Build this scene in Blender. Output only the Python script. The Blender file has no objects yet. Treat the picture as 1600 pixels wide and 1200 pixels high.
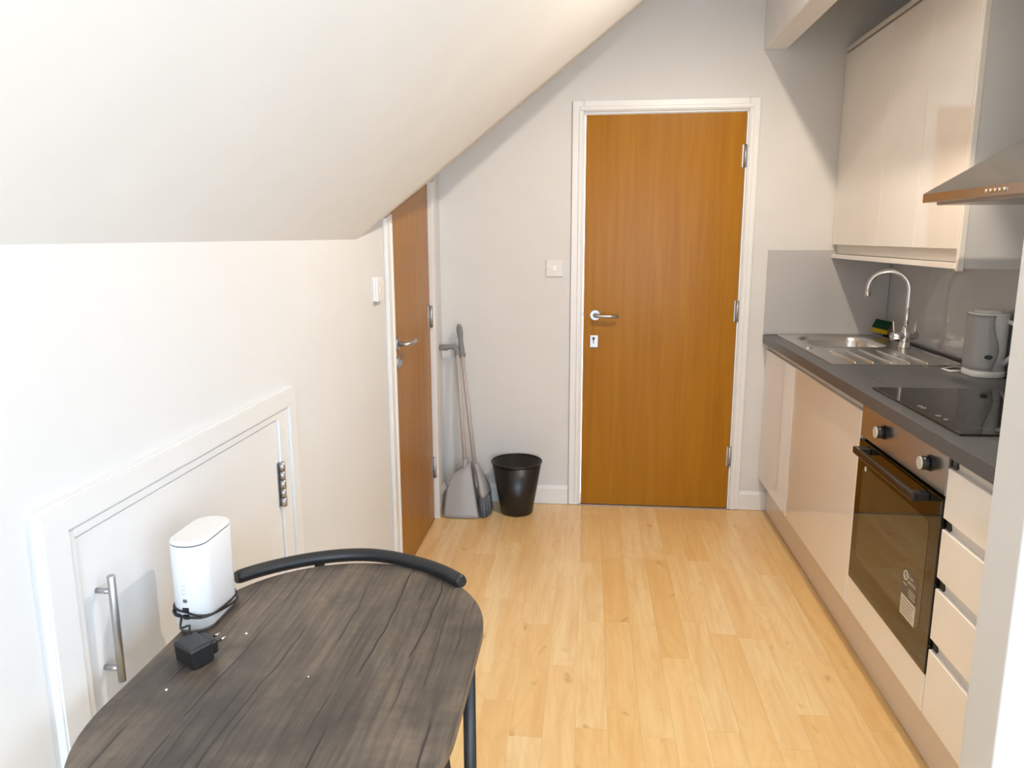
import bpy, bmesh, math, random
from mathutils import Vector, Matrix
PI = math.pi
random.seed(7)
scene = bpy.context.scene
C = scene.collection

# ------------------------------------------------------------------ camera
FPX, YAW, PITCH, ROLL, CAMH = 1186.93, -0.1012, -0.192, -0.0032, 1.4057
cy_, sy_, cp_, sp_ = math.cos(YAW), math.sin(YAW), math.cos(PITCH), math.sin(PITCH)
fw = Vector((sy_*cp_, cy_*cp_, sp_))
r0 = Vector((cy_, -sy_, 0)); u0 = r0.cross(fw)
rt = r0*math.cos(ROLL) + u0*math.sin(ROLL); up = rt.cross(fw)
cam_d = bpy.data.cameras.new('camera'); cam = bpy.data.objects.new('camera', cam_d); C.objects.link(cam)
cam_d.sensor_fit = 'HORIZONTAL'; cam_d.sensor_width = 36.0; cam_d.lens = FPX/1600*36.0
cam_d.clip_start = 0.02
cam.matrix_world = Matrix(((rt.x, up.x, -fw.x, 0), (rt.y, up.y, -fw.y, 0), (rt.z, up.z, -fw.z, CAMH), (0, 0, 0, 1)))
scene.camera = cam

# ------------------------------------------------------------------ light
scene.view_settings.view_transform = 'Standard'
scene.view_settings.look = 'None'
scene.view_settings.gamma = 1.0
scene.view_settings.use_curve_mapping = False
scene.view_settings.exposure = 0.06
w = bpy.data.worlds.new('world'); scene.world = w; w.use_nodes = True
w.node_tree.nodes['Background'].inputs[0].default_value = (0.86, 0.93, 1.0, 1)
w.node_tree.nodes['Background'].inputs[1].default_value = 3.0

def area(name, loc, rot, sx, sy, power, col):
    l = bpy.data.lights.new(name, 'AREA'); l.shape = 'RECTANGLE'; l.size = sx; l.size_y = sy
    l.energy = power; l.color = col
    o = bpy.data.objects.new(name, l); C.objects.link(o); o.location = loc; o.rotation_euler = rot
    return o
# daylight entering through the window behind the camera
WX0, WX1, WZ0, WZ1, WY = 0.10, 1.38, 0.35, 2.10, -2.9
area('window_daylight', ((WX0+WX1)/2, WY+0.01, (WZ0+WZ1)/2), (PI/2, 0, 0), WX1-WX0-0.1, WZ1-WZ0-0.1, 92, (0.63, 0.80, 1.0))
# second window, in the right wall of the near half of the room
VY0, VY1, VZ0, VZ1 = -2.1, 0.75, 0.45, 2.0
area('side_window_daylight', (1.461-0.01, (VY0+VY1)/2, (VZ0+VZ1)/2), (PI/2, 0, PI/2), VY1-VY0-0.1, VZ1-VZ0-0.1, 17, (0.63, 0.80, 1.0))
LAMP = (0.635, 2.15, 2.555)     # ceiling spot (fixture built further down)
LAMP_POWER = 78

# ------------------------------------------------------------------ dimensions (metres)
L, D, W = -0.76, 3.881, 1.461          # left wall, back wall, right wall
XK, XW, XP, XU = 0.887, 0.866, 0.927, 1.166
ZW = 0.92                               # worktop top
YR = WY                                 # rear wall
PY0, PY1, PX = 1.405, 1.525, 0.80      # partition
CEIL = 2.75

# ------------------------------------------------------------------ helpers
def lin(r, g, b):
    f = lambda c: (c/255/12.92) if c/255 <= 0.04045 else ((c/255+0.055)/1.055)**2.4
    return (f(r), f(g), f(b), 1)

def B(): return bmesh.new()

def box(bm, x0, x1, y0, y1, z0, z1, bev=0.0, seg=1):
    r = bmesh.ops.create_cube(bm, size=1.0)
    vs = r['verts']
    for v in vs:
        v.co = Vector((x0+(v.co.x+.5)*(x1-x0), y0+(v.co.y+.5)*(y1-y0), z0+(v.co.z+.5)*(z1-z0)))
    if bev > 0:
        es = list({e for v in vs for e in v.link_edges})
        bmesh.ops.bevel(bm, geom=es, offset=bev, segments=seg, profile=0.5, affect='EDGES')
    return bm

def cyl(bm, p0, p1, r1, r2=None, n=24, caps=True):
    r2 = r1 if r2 is None else r2
    p0, p1 = Vector(p0), Vector(p1); d = p1-p0
    q = d.to_track_quat('Z', 'Y')
    a = [bm.verts.new(p0+q @ Vector((r1*math.cos(2*PI*i/n), r1*math.sin(2*PI*i/n), 0))) for i in range(n)]
    b = [bm.verts.new(p1+q @ Vector((r2*math.cos(2*PI*i/n), r2*math.sin(2*PI*i/n), 0))) for i in range(n)]
    for i in range(n):
        f = bm.faces.new((a[i], a[(i+1) % n], b[(i+1) % n], b[i])); f.smooth = True
    if caps:
        bm.faces.new(a[::-1]); bm.faces.new(b)
    return bm

def tube(bm, pts, rad, n=12, caps=True, closed=False):
    pts = [Vector(p) for p in pts]; m = len(pts)
    rads = rad if isinstance(rad, (list, tuple)) else [rad]*m
    rings = []; nrm = None
    for i, p in enumerate(pts):
        if closed: t = pts[(i+1) % m]-pts[i-1]
        else: t = pts[min(i+1, m-1)]-pts[max(i-1, 0)]
        t.normalize()
        if nrm is None:
            nrm = t.orthogonal().normalized()
        else:
            nrm = (nrm - t*nrm.dot(t)).normalized()
        bn = t.cross(nrm)
        rings.append([bm.verts.new(p+(nrm*math.cos(2*PI*k/n)+bn*math.sin(2*PI*k/n))*rads[i]) for k in range(n)])
    for i in range(m if closed else m-1):
        a, b = rings[i], rings[(i+1) % m]
        for k in range(n):
            f = bm.faces.new((a[k], a[(k+1) % n], b[(k+1) % n], b[k])); f.smooth = True
    if caps and not closed:
        bm.faces.new(rings[0][::-1]); bm.faces.new(rings[-1])
    return bm

def lathe(bm, prof, cx, cy, n=48):
    rings = [[bm.verts.new((cx+r*math.cos(2*PI*k/n), cy+r*math.sin(2*PI*k/n), z)) for k in range(n)] for r, z in prof]
    for a, b in zip(rings[:-1], rings[1:]):
        for k in range(n):
            f = bm.faces.new((a[k], a[(k+1) % n], b[(k+1) % n], b[k])); f.smooth = True
    return rings

def loft(bm, loops, smooth=True, cap0=True, cap1=True):
    rings = [[bm.verts.new(p) for p in lp] for lp in loops]; n = len(rings[0])
    for a, b in zip(rings[:-1], rings[1:]):
        for k in range(n):
            f = bm.faces.new((a[k], a[(k+1) % n], b[(k+1) % n], b[k])); f.smooth = smooth
    if cap0: bm.faces.new(rings[0][::-1])
    if cap1: bm.faces.new(rings[-1])
    return rings

def prism(bm, pts, axis, a0, a1):
    """polygon pts (2-D) extruded along axis 0/1/2 from a0 to a1"""
    def mk(p, a):
        c = list(p); c.insert(axis, a); return bm.verts.new(c)
    lo = [mk(p, a0) for p in pts]; hi = [mk(p, a1) for p in pts]; n = len(pts)
    bm.faces.new(lo); bm.faces.new(hi[::-1])
    for i in range(n): bm.faces.new((lo[i], hi[i], hi[(i+1) % n], lo[(i+1) % n]))
    bmesh.ops.recalc_face_normals(bm, faces=bm.faces[:])
    return bm

def rrect(cx, cy, hx, hy, r, n=8):
    out = []
    for sx, sy, a0 in ((1, 1, 0), (-1, 1, PI/2), (-1, -1, PI), (1, -1, 3*PI/2)):
        for i in range(n+1):
            a = a0+PI/2*i/n
            out.append((cx+sx*(hx-r)+r*math.cos(a), cy+sy*(hy-r)+r*math.sin(a)))
    return out

def root_loc(o):
    v = Vector((0, 0, 0))
    while o is not None:
        v += o.location; o = o.parent
    return v

def obj(name, bm, mat, parent=None, loc=None, recalc=True):
    """bm in world coordinates -> one mesh object"""
    if recalc: bmesh.ops.recalc_face_normals(bm, faces=bm.faces[:])
    base = root_loc(parent) if parent else Vector(loc or (0, 0, 0))
    bmesh.ops.translate(bm, verts=bm.verts[:], vec=-base)
    me = bpy.data.meshes.new(name); bm.to_mesh(me); bm.free()
    me.materials.append(mat)
    o = bpy.data.objects.new(name, me); C.objects.link(o)
    if parent: o.parent = parent
    else: o.location = base
    return o

def tag(o, label, cat, group=None, kind=None):
    o['label'] = label; o['category'] = cat
    if group: o['group'] = group
    if kind: o['kind'] = kind
    return o

def thing(name, loc, label, cat, group=None, kind=None):
    o = bpy.data.objects.new(name, None); C.objects.link(o); o.location = loc
    o.empty_display_size = 0.1
    return tag(o, label, cat, group, kind)

# ------------------------------------------------------------------ materials
def mat(name, col, rough=0.5, metal=0.0, coat=0.0, spec=0.5, bump=None, trans=0.0, coat_rough=0.05):
    m = bpy.data.materials.new(name); m.use_nodes = True
    nt = m.node_tree; b = nt.nodes['Principled BSDF']
    b.inputs['Base Color'].default_value = col
    b.inputs['Roughness'].default_value = rough
    b.inputs['Metallic'].default_value = metal
    b.inputs['Coat Weight'].default_value = coat
    b.inputs['Coat Roughness'].default_value = coat_rough
    b.inputs['Specular IOR Level'].default_value = spec
    b.inputs['Transmission Weight'].default_value = trans
    # every material carries a faint procedural variation
    tc = nt.nodes.new('ShaderNodeNewGeometry')
    nz = nt.nodes.new('ShaderNodeTexNoise'); nz.inputs['Scale'].default_value = 6.0; nz.inputs['Detail'].default_value = 4
    nt.links.new(tc.outputs['Position'], nz.inputs['Vector'])
    mx = nt.nodes.new('ShaderNodeMix'); mx.data_type = 'RGBA'
    mx.inputs[6].default_value = tuple(c*0.965 for c in col[:3])+(1,); mx.inputs[7].default_value = tuple(min(1, c*1.03) for c in col[:3])+(1,)
    nt.links.new(nz.outputs['Fac'], mx.inputs[0]); nt.links.new(mx.outputs[2], b.inputs['Base Color'])
    if bump:
        n2 = nt.nodes.new('ShaderNodeTexNoise'); n2.inputs['Scale'].default_value = bump[0]; n2.inputs['Detail'].default_value = 3
        bp = nt.nodes.new('ShaderNodeBump'); bp.inputs['Strength'].default_value = bump[1]; bp.inputs['Distance'].default_value = 0.002
        nt.links.new(tc.outputs['Position'], n2.inputs['Vector']); nt.links.new(n2.outputs['Fac'], bp.inputs['Height'])
        nt.links.new(bp.outputs['Normal'], b.inputs['Normal'])
    return m

class N:
    """tiny node-graph helper"""
    def __init__(s, m): s.nt = m.node_tree; s.b = s.nt.nodes['Principled BSDF']
    def n(s, t, **kw):
        x = s.nt.nodes.new(t)
        for k, v in kw.items(): setattr(x, k, v)
        return x
    def l(s, a, b): s.nt.links.new(a, b)
    def math(s, op, a, b=None):
        x = s.n('ShaderNodeMath', operation=op)
        for i, v in enumerate((a, b)):
            if v is None: continue
            if hasattr(v, 'links'): s.l(v, x.inputs[i])
            else: x.inputs[i].default_value = v
        return x.outputs[0]
    def noise(s, vec, scale, detail=4, rough=0.5, dist=0.0):
        x = s.n('ShaderNodeTexNoise'); x.inputs['Scale'].default_value = scale; x.inputs['Detail'].default_value = detail
        x.inputs['Roughness'].default_value = rough; x.inputs['Distortion'].default_value = dist
        s.l(vec, x.inputs['Vector']); return x.outputs['Fac']
    def mapv(s, vec, sc, loc=(0, 0, 0)):
        x = s.n('ShaderNodeMapping'); x.inputs['Scale'].default_value = sc; x.inputs['Location'].default_value = loc
        s.l(vec, x.inputs['Vector']); return x.outputs[0]
    def ramp(s, fac, stops):
        x = s.n('ShaderNodeValToRGB'); e = x.color_ramp.elements
        while len(e) < len(stops): e.new(0.5)
        for el, (p, c) in zip(e, stops): el.position = p; el.color = c
        s.l(fac, x.inputs[0]); return x.outputs[0]
    def mix(s, fac, a, b, blend='MIX'):
        x = s.n('ShaderNodeMix', data_type='RGBA', blend_type=blend)
        for i, v in ((0, fac), (6, a), (7, b)):
            if hasattr(v, 'links'): s.l(v, x.inputs[i])
            else: x.inputs[i].default_value = v
        return x.outputs[2]

def g(v): return (v, v, v, 1)
M = {}
M['wall'] = mat('wall_paint', (0.71, 0.69, 0.67, 1), 0.75, bump=(240, 0.08), spec=0.3)
M['walldaylit'] = mat('daylit_wall_paint', (0.735, 0.74, 0.745, 1), 0.75, bump=(240, 0.08), spec=0.3)  # same paint as the other walls, with cooler daylight put into its colour
M['ceil'] = mat('ceiling_paint', (0.86, 0.865, 0.87, 1), 0.8, bump=(240, 0.06), spec=0.3)
M['trim'] = mat('white_satin_paint', (0.81, 0.80, 0.79, 1), 0.35)
M['hatch'] = mat('white_hatch_paint', (0.80, 0.805, 0.81, 1), 0.35)
M['cream'] = mat('cream_gloss', lin(246, 240, 232), 0.12, coat=0.6, coat_rough=0.03)
M['creamin'] = mat('cream_channel', lin(222, 216, 208), 0.3)
M['cap'] = mat('knob_cap_steel', (0.75, 0.74, 0.72, 1), 0.45, 0.6)
M['carcass'] = mat('grey_carcass', lin(218, 217, 216), 0.45)
M['plinth'] = mat('cream_plinth', lin(224, 210, 194), 0.2, coat=0.3)
M['worktop'] = mat('slate_laminate', lin(84, 85, 88), 0.32, bump=(500, 0.05))
M['splash'] = mat('grey_acrylic', lin(186, 184, 184), 0.13, coat=0.3)
M['steel'] = mat('brushed_steel', (0.58, 0.565, 0.545, 1), 0.26, 1.0)
M['sink'] = mat('sink_steel', (0.74, 0.735, 0.72, 1), 0.27, 1.0)
M['chrome'] = mat('chrome', (0.78, 0.78, 0.79, 1), 0.07, 1.0)
M['nickel'] = mat('satin_nickel', (0.46, 0.455, 0.46, 1), 0.40, 0.9)
M['bglass'] = mat('black_glass', (0.012, 0.011, 0.010, 1), 0.03, spec=0.6)
M['oglass'] = mat('oven_glass', (0.009, 0.007, 0.005, 1), 0.03, spec=0.85)
M['black'] = mat('black_plastic', (0.014, 0.014, 0.015, 1), 0.35)
M['blackgl'] = mat('black_gloss', (0.012, 0.012, 0.013, 1), 0.12)
M['bin'] = mat('bin_plastic', (0.011, 0.010, 0.010, 1), 0.38)
M['metalblk'] = mat('black_powder_metal', (0.014, 0.0145, 0.016, 1), 0.42)
M['white'] = mat('white_plastic', (0.83, 0.83, 0.84, 1), 0.35)
M['kettle'] = mat('kettle_plastic', (0.88, 0.88, 0.87, 1), 0.2)
M['switch'] = mat('switch_plastic', (0.72, 0.69, 0.65, 1), 0.3)
M['switchw'] = mat('switch_white', (0.84, 0.83, 0.82, 1), 0.3)
M['gap'] = mat('seam_grey', lin(110, 106, 104), 0.6)
M['pan'] = mat('pan_plastic', lin(168, 167, 168), 0.45)
M['stick'] = mat('stick_grey', lin(190, 181, 176), 0.4)
M['grip'] = mat('grip_grey', lin(134, 133, 135), 0.55)
M['bristle'] = mat('bristle_grey', lin(112, 116, 124), 0.8)
M['yellow'] = mat('sponge_yellow', lin(215, 178, 20), 0.9, bump=(300, 0.5))
M['green'] = mat('scourer_green', lin(12, 68, 50), 0.95, bump=(600, 0.8))
M['paper'] = mat('sticker_paper', lin(214, 205, 190), 0.6)
M['print'] = mat('sticker_print', lin(120, 108, 90), 0.6)
M['greyprint'] = mat('sticker_grey', lin(105, 96, 82), 0.5)
M['frost'] = mat('hob_marks', lin(170, 170, 165), 0.4)
M['logo'] = mat('logo_dark', lin(70, 72, 76), 0.3)
M['crumb'] = mat('crumb', (0.9, 0.9, 0.88, 1), 0.7)
M['cable'] = mat('cable_black', (0.012, 0.012, 0.014, 1), 0.45)
M['window'] = mat('window_frame_white', (0.8, 0.8, 0.8, 1), 0.35)
M['glass'] = mat('window_glass', (1, 1, 1, 1), 0.0, trans=1.0)

def lamp_mat():
    m = bpy.data.materials.new('lamp_glow'); m.use_nodes = True
    b = m.node_tree.nodes['Principled BSDF']
    b.inputs['Emission Color'].default_value = (1, 0.85, 0.65, 1); b.inputs['Emission Strength'].default_value = 12
    return m
M['lampglow'] = lamp_mat()

def door_wood():
    m = mat('oak_veneer', lin(168, 110, 38), 0.26, coat=0.0, spec=0.10); k = N(m)
    geo = k.n('ShaderNodeNewGeometry'); p = geo.outputs['Position']
    v = k.mapv(p, (26, 26, 1.1))
    a = k.noise(v, 1.0, 6, 0.6, 0.6)
    f = k.noise(k.mapv(p, (180, 180, 5)), 1.0, 3, 0.6)
    c = k.ramp(a, [(0.25, lin(153, 99, 22)), (0.5, lin(165, 111, 27)), (0.78, lin(175, 122, 36))])
    c2 = k.mix(k.math('MULTIPLY', f, 0.30), c, lin(146, 90, 28))
    k.l(c2, k.b.inputs['Base Color']); return m
M['oak'] = door_wood()

def floor_wood():
    m = mat('beech_laminate', lin(222, 178, 112), 0.30, coat=0.25, coat_rough=0.2); k = N(m)
    geo = k.n('ShaderNodeNewGeometry'); oi = k.n('ShaderNodeObjectInfo')
    off = k.n('ShaderNodeCombineXYZ'); k.l(k.math('MULTIPLY', oi.outputs['Random'], 37.0), off.inputs[0]); k.l(k.math('MULTIPLY', oi.outputs['Random'], 91.0), off.inputs[1])
    ad = k.n('ShaderNodeVectorMath', operation='ADD'); k.l(geo.outputs['Position'], ad.inputs[0]); k.l(off.outputs[0], ad.inputs[1])
    p = ad.outputs[0]
    # cathedral rings: iso-lines of a stretched noise
    hgt = k.noise(k.mapv(p, (9.0, 1.7, 1)), 1.0, 1, 0.4, 0.35)
    ring = k.math('PINGPONG', k.math('MULTIPLY', hgt, 22.0), 1.0)
    ring = k.math('POWER', ring, 3.0)
    fine = k.noise(k.mapv(p, (240, 7, 1)), 1.0, 3, 0.55)
    blot = k.noise(k.mapv(p, (26, 2.2, 1)), 1.0, 4, 0.55, 0.4)
    knot = k.noise(k.mapv(p, (13, 8, 1)), 1.0, 2, 0.5, 0.4)
    base = oi.outputs['Color']
    c = k.mix(k.math('MULTIPLY', ring, 0.14), base, lin(206, 150, 82))
    c = k.mix(k.math('MULTIPLY', fine, 0.16), c, lin(220, 170, 104))
    c = k.mix(k.ramp(blot, [(0.40, g(0.0)), (0.72, g(0.52))]), c, lin(222, 168, 98))
    kn = k.ramp(knot, [(0.68, g(0)), (0.79, g(1))])
    c = k.mix(k.math('MULTIPLY', kn, 0.5), c, lin(168, 108, 50))
    k.l(c, k.b.inputs['Base Color']); return m
M['floor'] = floor_wood()

def table_wood():
    m = mat('dark_rustic_laminate', lin(84, 74, 66), 0.42); k = N(m)
    geo = k.n('ShaderNodeNewGeometry'); p = geo.outputs['Position']
    a = k.noise(k.mapv(p, (9, 3.0, 1)), 1.0, 5, 0.62, 0.5)
    streak = k.noise(k.mapv(p, (120, 5, 1)), 1.0, 4, 0.65, 0.3)
    cross = k.noise(k.mapv(p, (16, 70, 1)), 1.0, 3, 0.6)
    c = k.ramp(a, [(0.30, lin(74, 68, 63)), (0.5, lin(101, 91, 81)), (0.72, lin(134, 119, 103))])
    c = k.mix(k.math('MULTIPLY', k.ramp(streak, [(0.35, g(1)), (0.62, g(0))]), 0.55), c, lin(52, 47, 45))
    c = k.mix(k.math('MULTIPLY', k.ramp(cross, [(0.42, g(1)), (0.55, g(0))]), 0.12), c, lin(58, 50, 46))
    blot = k.noise(k.mapv(p, (7, 8, 1), (3, 5, 0)), 1.0, 4, 0.6)
    c = k.mix(k.math('MULTIPLY', k.ramp(blot, [(0.50, g(0)), (0.70, g(1))]), 0.6), c, lin(50, 46, 46))
    # printed long cracks running with the grain, wandering and broken up
    sx = k.n('ShaderNodeSeparateXYZ'); k.l(p, sx.inputs[0])
    for sc, ph, wob, wid, lo_, hi_, st in ((14.5, 0.13, 0.30, 0.036, 0.42, 0.48, 0.92), (31.0, 0.4, 0.55, 0.055, 0.52, 0.58, 0.75)):
        wn = k.noise(k.mapv(p, (2.2, 3.2, 1), (ph*9, 2, 0)), 1.0, 3, 0.55, 0.2)
        h = k.math('ADD', k.math('MULTIPLY', sx.outputs[0], sc), k.math('MULTIPLY', wn, wob*2))
        h = k.math('ADD', h, ph)
        d = k.math('ABSOLUTE', k.math('SUBTRACT', k.math('FRACT', h), 0.5))
        brk = k.noise(k.mapv(p, (11, 3.6, 1), (7+ph*20, 2, 0)), 1.0, 2, 0.5)
        crack = k.math('MULTIPLY', k.ramp(d, [(0.0, g(1)), (wid*0.4, g(0.8)), (wid, g(0))]), k.ramp(brk, [(lo_, g(0)), (hi_, g(1))]))
        c = k.mix(k.math('MULTIPLY', crack, st), c, lin(34, 30, 28))
    k.l(c, k.b.inputs['Base Color']); return m
M['table'] = table_wood()

# ================================================================== SETTING
# ---- floor: slab plus laminate staves
fl = B(); box(fl, L-0.15, W+0.15, YR-0.1, D+0.2, -0.12, -0.006)
floor = obj('floor', fl, M['floor'], loc=(0, 0, -0.006))
floor.color = lin(214, 166, 98)
tag(floor, 'pale beech laminate floor of narrow staves running towards the door', 'floor', kind='structure')
SW = 0.0945
LIGHT = [(247, 219, 165), (245, 215, 159), (248, 221, 169)]
MID = [(243, 209, 150), (241, 205, 144), (245, 212, 154), (239, 202, 140)]
fixed = {  # stave joints read off the photograph: column index -> [(joint y, light stave beyond?)]
    0: [(1.935, 0), (2.58, 1)], 2: [(1.99, 1), (2.62, 1)], 4: [(1.965, 1), (2.60, 1)], 6: [(2.01, 1), (2.60, 0)],
    5: [(2.25, 0), (3.20, 1)], 8: [(1.95, 1), (2.55, 0)], 7: [(2.57, 1), (3.20, 0)], 9: [(2.80, 1)], -3: [(2.58, 0)], 1: [(1.70, 0), (2.30, 0), (3.0, 1)]}
unit = bmesh.new(); bmesh.ops.create_cube(unit, size=1.0)
umesh = bpy.data.meshes.new('plank'); unit.to_mesh(umesh); unit.free(); umesh.materials.append(M['floor'])
rf = random.Random(11)
def stave(x0, x1, y0, y1, colr):
    o = bpy.data.objects.new('plank', umesh); C.objects.link(o); o.parent = floor
    o.location = ((x0+x1)/2, (y0+y1)/2, -0.004+0.006)
    o.scale = (x1-x0-0.0003, y1-y0-0.0004, 0.008)
    o.color = lin(*colr)
for k in range(-6, 18):
    x0 = -0.209+SW*k; x1 = x0+SW
    xa, xb = max(x0, L), min(x1, W)
    if xb-xa < 0.005: continue
    ytop = D if k <= 12 else PY0-0.002
    js = dict(fixed.get(k, []))
    ys = [YR]
    y = YR+rf.uniform(0.2, 0.7)
    fy = sorted(js)
    while y < ytop-0.12:
        if fy and abs(y-fy[0]) < 0.45 and y < fy[0]: y = fy[0]
        ys.append(y)
        while fy and fy[0] <= y+1e-6: fy.pop(0)
        y += rf.uniform(0.52, 0.66)
    ys.append(ytop)
    for a, b in zip(ys[:-1], ys[1:]):
        li = js.get(a)
        if li is None: li = 1 if rf.random() < 0.25 else 0
        stave(xa, xb, a, b, rf.choice(LIGHT if li else MID))

# ---- left wall with door and hatch openings
DY0, DY1 = 2.868, 3.60           # left door opening
HY0, HY1, HZ0, HZ1 = 0.975, 1.795, 0.12, 0.985   # hatch opening
wl = B()
TOPZ = 1.80
box(wl, L-0.12, L, YR, HY0, 0, TOPZ); box(wl, L-0.12, L, HY0, HY1, 0, HZ0); box(wl, L-0.12, L, HY0, HY1, HZ1, TOPZ)
box(wl, L-0.12, L, HY1, DY0, 0, TOPZ); box(wl, L-0.12, L, DY1, D+0.02, 0, TOPZ+0.1); box(wl, L-0.12, L-0.055, DY0, DY1, 1.62, TOPZ+0.1)
box(wl, L-0.13, L-0.122, HY0-.1, HY1+.1, 0, HZ1+.1); box(wl, L-0.13, L-0.122, DY0-.1, DY1+.1, 0, TOPZ+.1)
tag(obj('wall_left', wl, M['walldaylit'], loc=(L, YR, 0)), 'white painted low wall under the sloping ceiling on the left', 'wall', kind='structure')

# ---- back wall with door opening
BX0, BX1, BZ = -0.040, 0.745, 1.998
wb = B()
box(wb, L-0.12, BX0, D, D+0.12, 0, 2.95); box(wb, BX1, W+0.12, D, D+0.12, 0, 2.95); box(wb, BX0, BX1, D, D+0.12, BZ, 2.95)
tag(obj('wall_back', wb, M['wall'], loc=(0, D, 0)), 'painted end wall around the oak door, warm light in its tint', 'wall', kind='structure')
# ---- right wall, partition, rear wall with window
wr = B(); box(wr, W, W+0.12, VY1, D, 0, 2.95); box(wr, W, W+0.12, YR, VY0, 0, 2.95); box(wr, W, W+0.12, VY0, VY1, 0, VZ0); box(wr, W, W+0.12, VY0, VY1, VZ1, 2.95)
tag(obj('wall_right', wr, M['wall'], loc=(W, 0, 0)), 'painted wall behind the kitchen units on the right', 'wall', kind='structure')
wp = B(); box(wp, PX, W-0.001, PY0, PY1, 0, CEIL, 0.004, 2)
tag(obj('wall_partition', wp, M['walldaylit'], loc=(1.1, PY0, 0)), 'white end of the partition wall at the right edge', 'wall', kind='structure')
wq = B()
box(wq, L-0.12, WX0, YR-0.12, YR, 0, 2.95); box(wq, WX1, W+0.12, YR-0.12, YR, 0, 2.95)
box(wq, WX0, WX1, YR-0.12, YR, 0, WZ0); box(wq, WX0, WX1, YR-0.12, YR, WZ1, 2.95)
tag(obj('wall_rear', wq, M['wall'], loc=(0, YR, 0)), 'painted wall with the window behind the viewer', 'wall', kind='structure')
win = thing('window_1', ((WX0+WX1)/2, YR-0.06, WZ0), 'white framed window in the wall behind the viewer', 'window', kind='structure')
f = B(); fz = 0.06
for a in ((WX0, WX1, WZ0, WZ0+fz), (WX0, WX1, WZ1-fz, WZ1), (WX0, WX0+fz, WZ0+fz, WZ1-fz), (WX1-fz, WX1, WZ0+fz, WZ1-fz), ((WX0+WX1)/2-.03, (WX0+WX1)/2+.03, WZ0+fz, WZ1-fz)):
    box(f, a[0], a[1], YR-0.09, YR-0.03, a[2], a[3])
obj('window_frame', f, M['window'], win)
for a, b in ((WX0+fz, (WX0+WX1)/2-.03), ((WX0+WX1)/2+.03, WX1-fz)):
    f = B(); box(f, a, b, YR-0.063, YR-0.057, WZ0+fz, WZ1-fz); obj('pane', f, M['glass'], win)

win = thing('window_2', (W+0.06, (VY0+VY1)/2, VZ0), 'white framed window in the right wall beside the viewer', 'window', kind='structure')
f = B()
for a in ((VY0, VY1, VZ0, VZ0+fz), (VY0, VY1, VZ1-fz, VZ1), (VY0, VY0+fz, VZ0+fz, VZ1-fz), (VY1-fz, VY1, VZ0+fz, VZ1-fz), ((VY0+VY1)/2-.03, (VY0+VY1)/2+.03, VZ0+fz, VZ1-fz)):
    box(f, W+0.03, W+0.09, a[0], a[1], a[2], a[3])
obj('window_frame', f, M['window'], win)
for a, b in ((VY0+fz, (VY0+VY1)/2-.03), ((VY0+VY1)/2+.03, VY1-fz)):
    f = B(); box(f, W+0.057, W+0.063, a, b, VZ0+fz, VZ1-fz); obj('pane', f, M['glass'], win)

# ---- ceiling: slope with a gentle change of pitch, then a flat strip
SA = 0.92
def ceil_z(x, y):
    a = 1.397+SA*(x+0.76); b = 1.396+0.777*(x+0.76)+0.2236*(y-2.464)
    kk = 0.006; h = max(0, min(1, 0.5+0.5*(a-b)/kk)) if kk else 0
    z = b+(a-b)*h+kk*h*(1-h)
    return min(z, CEIL)
cb = B()
xs = [L-0.10+i*0.02 for i in range(int((W+0.12-(L-0.10))/0.02)+1)]; xs[-1] = W+0.12
xs = sorted(set(xs+[L]))
ys = [YR-0.12+i*0.05 for i in range(int((2.30-(YR-0.12))/0.05)+1)]
yy = 2.30
while yy < D+0.001: ys.append(yy); yy += 0.02
ys = sorted(set([round(v, 4) for v in ys]+[D, D+0.12]))
lo = [[cb.verts.new((x, y, ceil_z(x, min(y, D+0.1)))) for y in ys] for x in xs]
hi = [[cb.verts.new((x, y, ceil_z(x, y)+0.15)) for y in (ys[0], ys[-1])] for x in (xs[0], xs[-1])]
for i in range(len(xs)-1):
    for j in range(len(ys)-1):
        q = cb.faces.new((lo[i][j], lo[i][j+1], lo[i+1][j+1], lo[i+1][j])); q.smooth = True
top = [[cb.verts.new((x, y, ceil_z(x, y)+0.15)) for y in ys] for x in xs]
for i in range(len(xs)-1):
    for j in range(len(ys)-1):
        cb.faces.new((top[i][j], top[i+1][j], top[i+1][j+1], top[i][j+1]))
bmesh.ops.delete(cb, geom=[v for r in hi for v in r], context='VERTS')
tag(obj('ceiling', cb, M['ceil'], recalc=False), 'white plastered ceiling sloping down to the low wall on the left', 'ceiling', kind='structure')
bb = B(); box(bb, 0.792, 0.898, PY0, D-0.001, 2.257, CEIL+0.02, 0.003, 1)
tag(obj('trim_1', bb, M['ceil'], loc=(0.845, D, 2.257)), 'boxed-in ceiling beam running above the wall cabinets', 'beam', kind='structure')

# ---- baseboards
def skirt_pts(h): return [(0, 0), (0.015, 0), (0.015, h-0.018), (0.009, h-0.008), (0.006, h), (0, h)]
sb = B()
for x0, x1 in ((L+0.001, -0.097), (0.792, XP+0.0)):
    prism(sb, [(D-a, z+0.002) for a, z in skirt_pts(0.10)], 0, x0, x1)
tag(obj('baseboard_back', sb, M['trim'], loc=(0, D, 0.002)), 'white skirting board along the end wall', 'skirting', kind='structure')
sb = B()
for y0, y1 in ((YR, HY0-0.07), (HY1+0.07, 2.785), (3.67, D-0.016)):
    lo_, hi_ = [], []
    prism(sb, [(L+a, z+0.002) for a, z in skirt_pts(0.10)], 1, y0, y1)
tag(obj('baseboard_left', sb, M['trim'], loc=(L, 0, 0.002)), 'white skirting board along the low left wall', 'skirting', kind='structure')

# ================================================================== DOORS
def arch_profile_x(bm, x0, x1, y, z0, z1, proud):      # vertical / horizontal boards on the back wall
    box(bm, x0, x1, y-proud, y, z0, z1, 0.003, 2)

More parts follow.
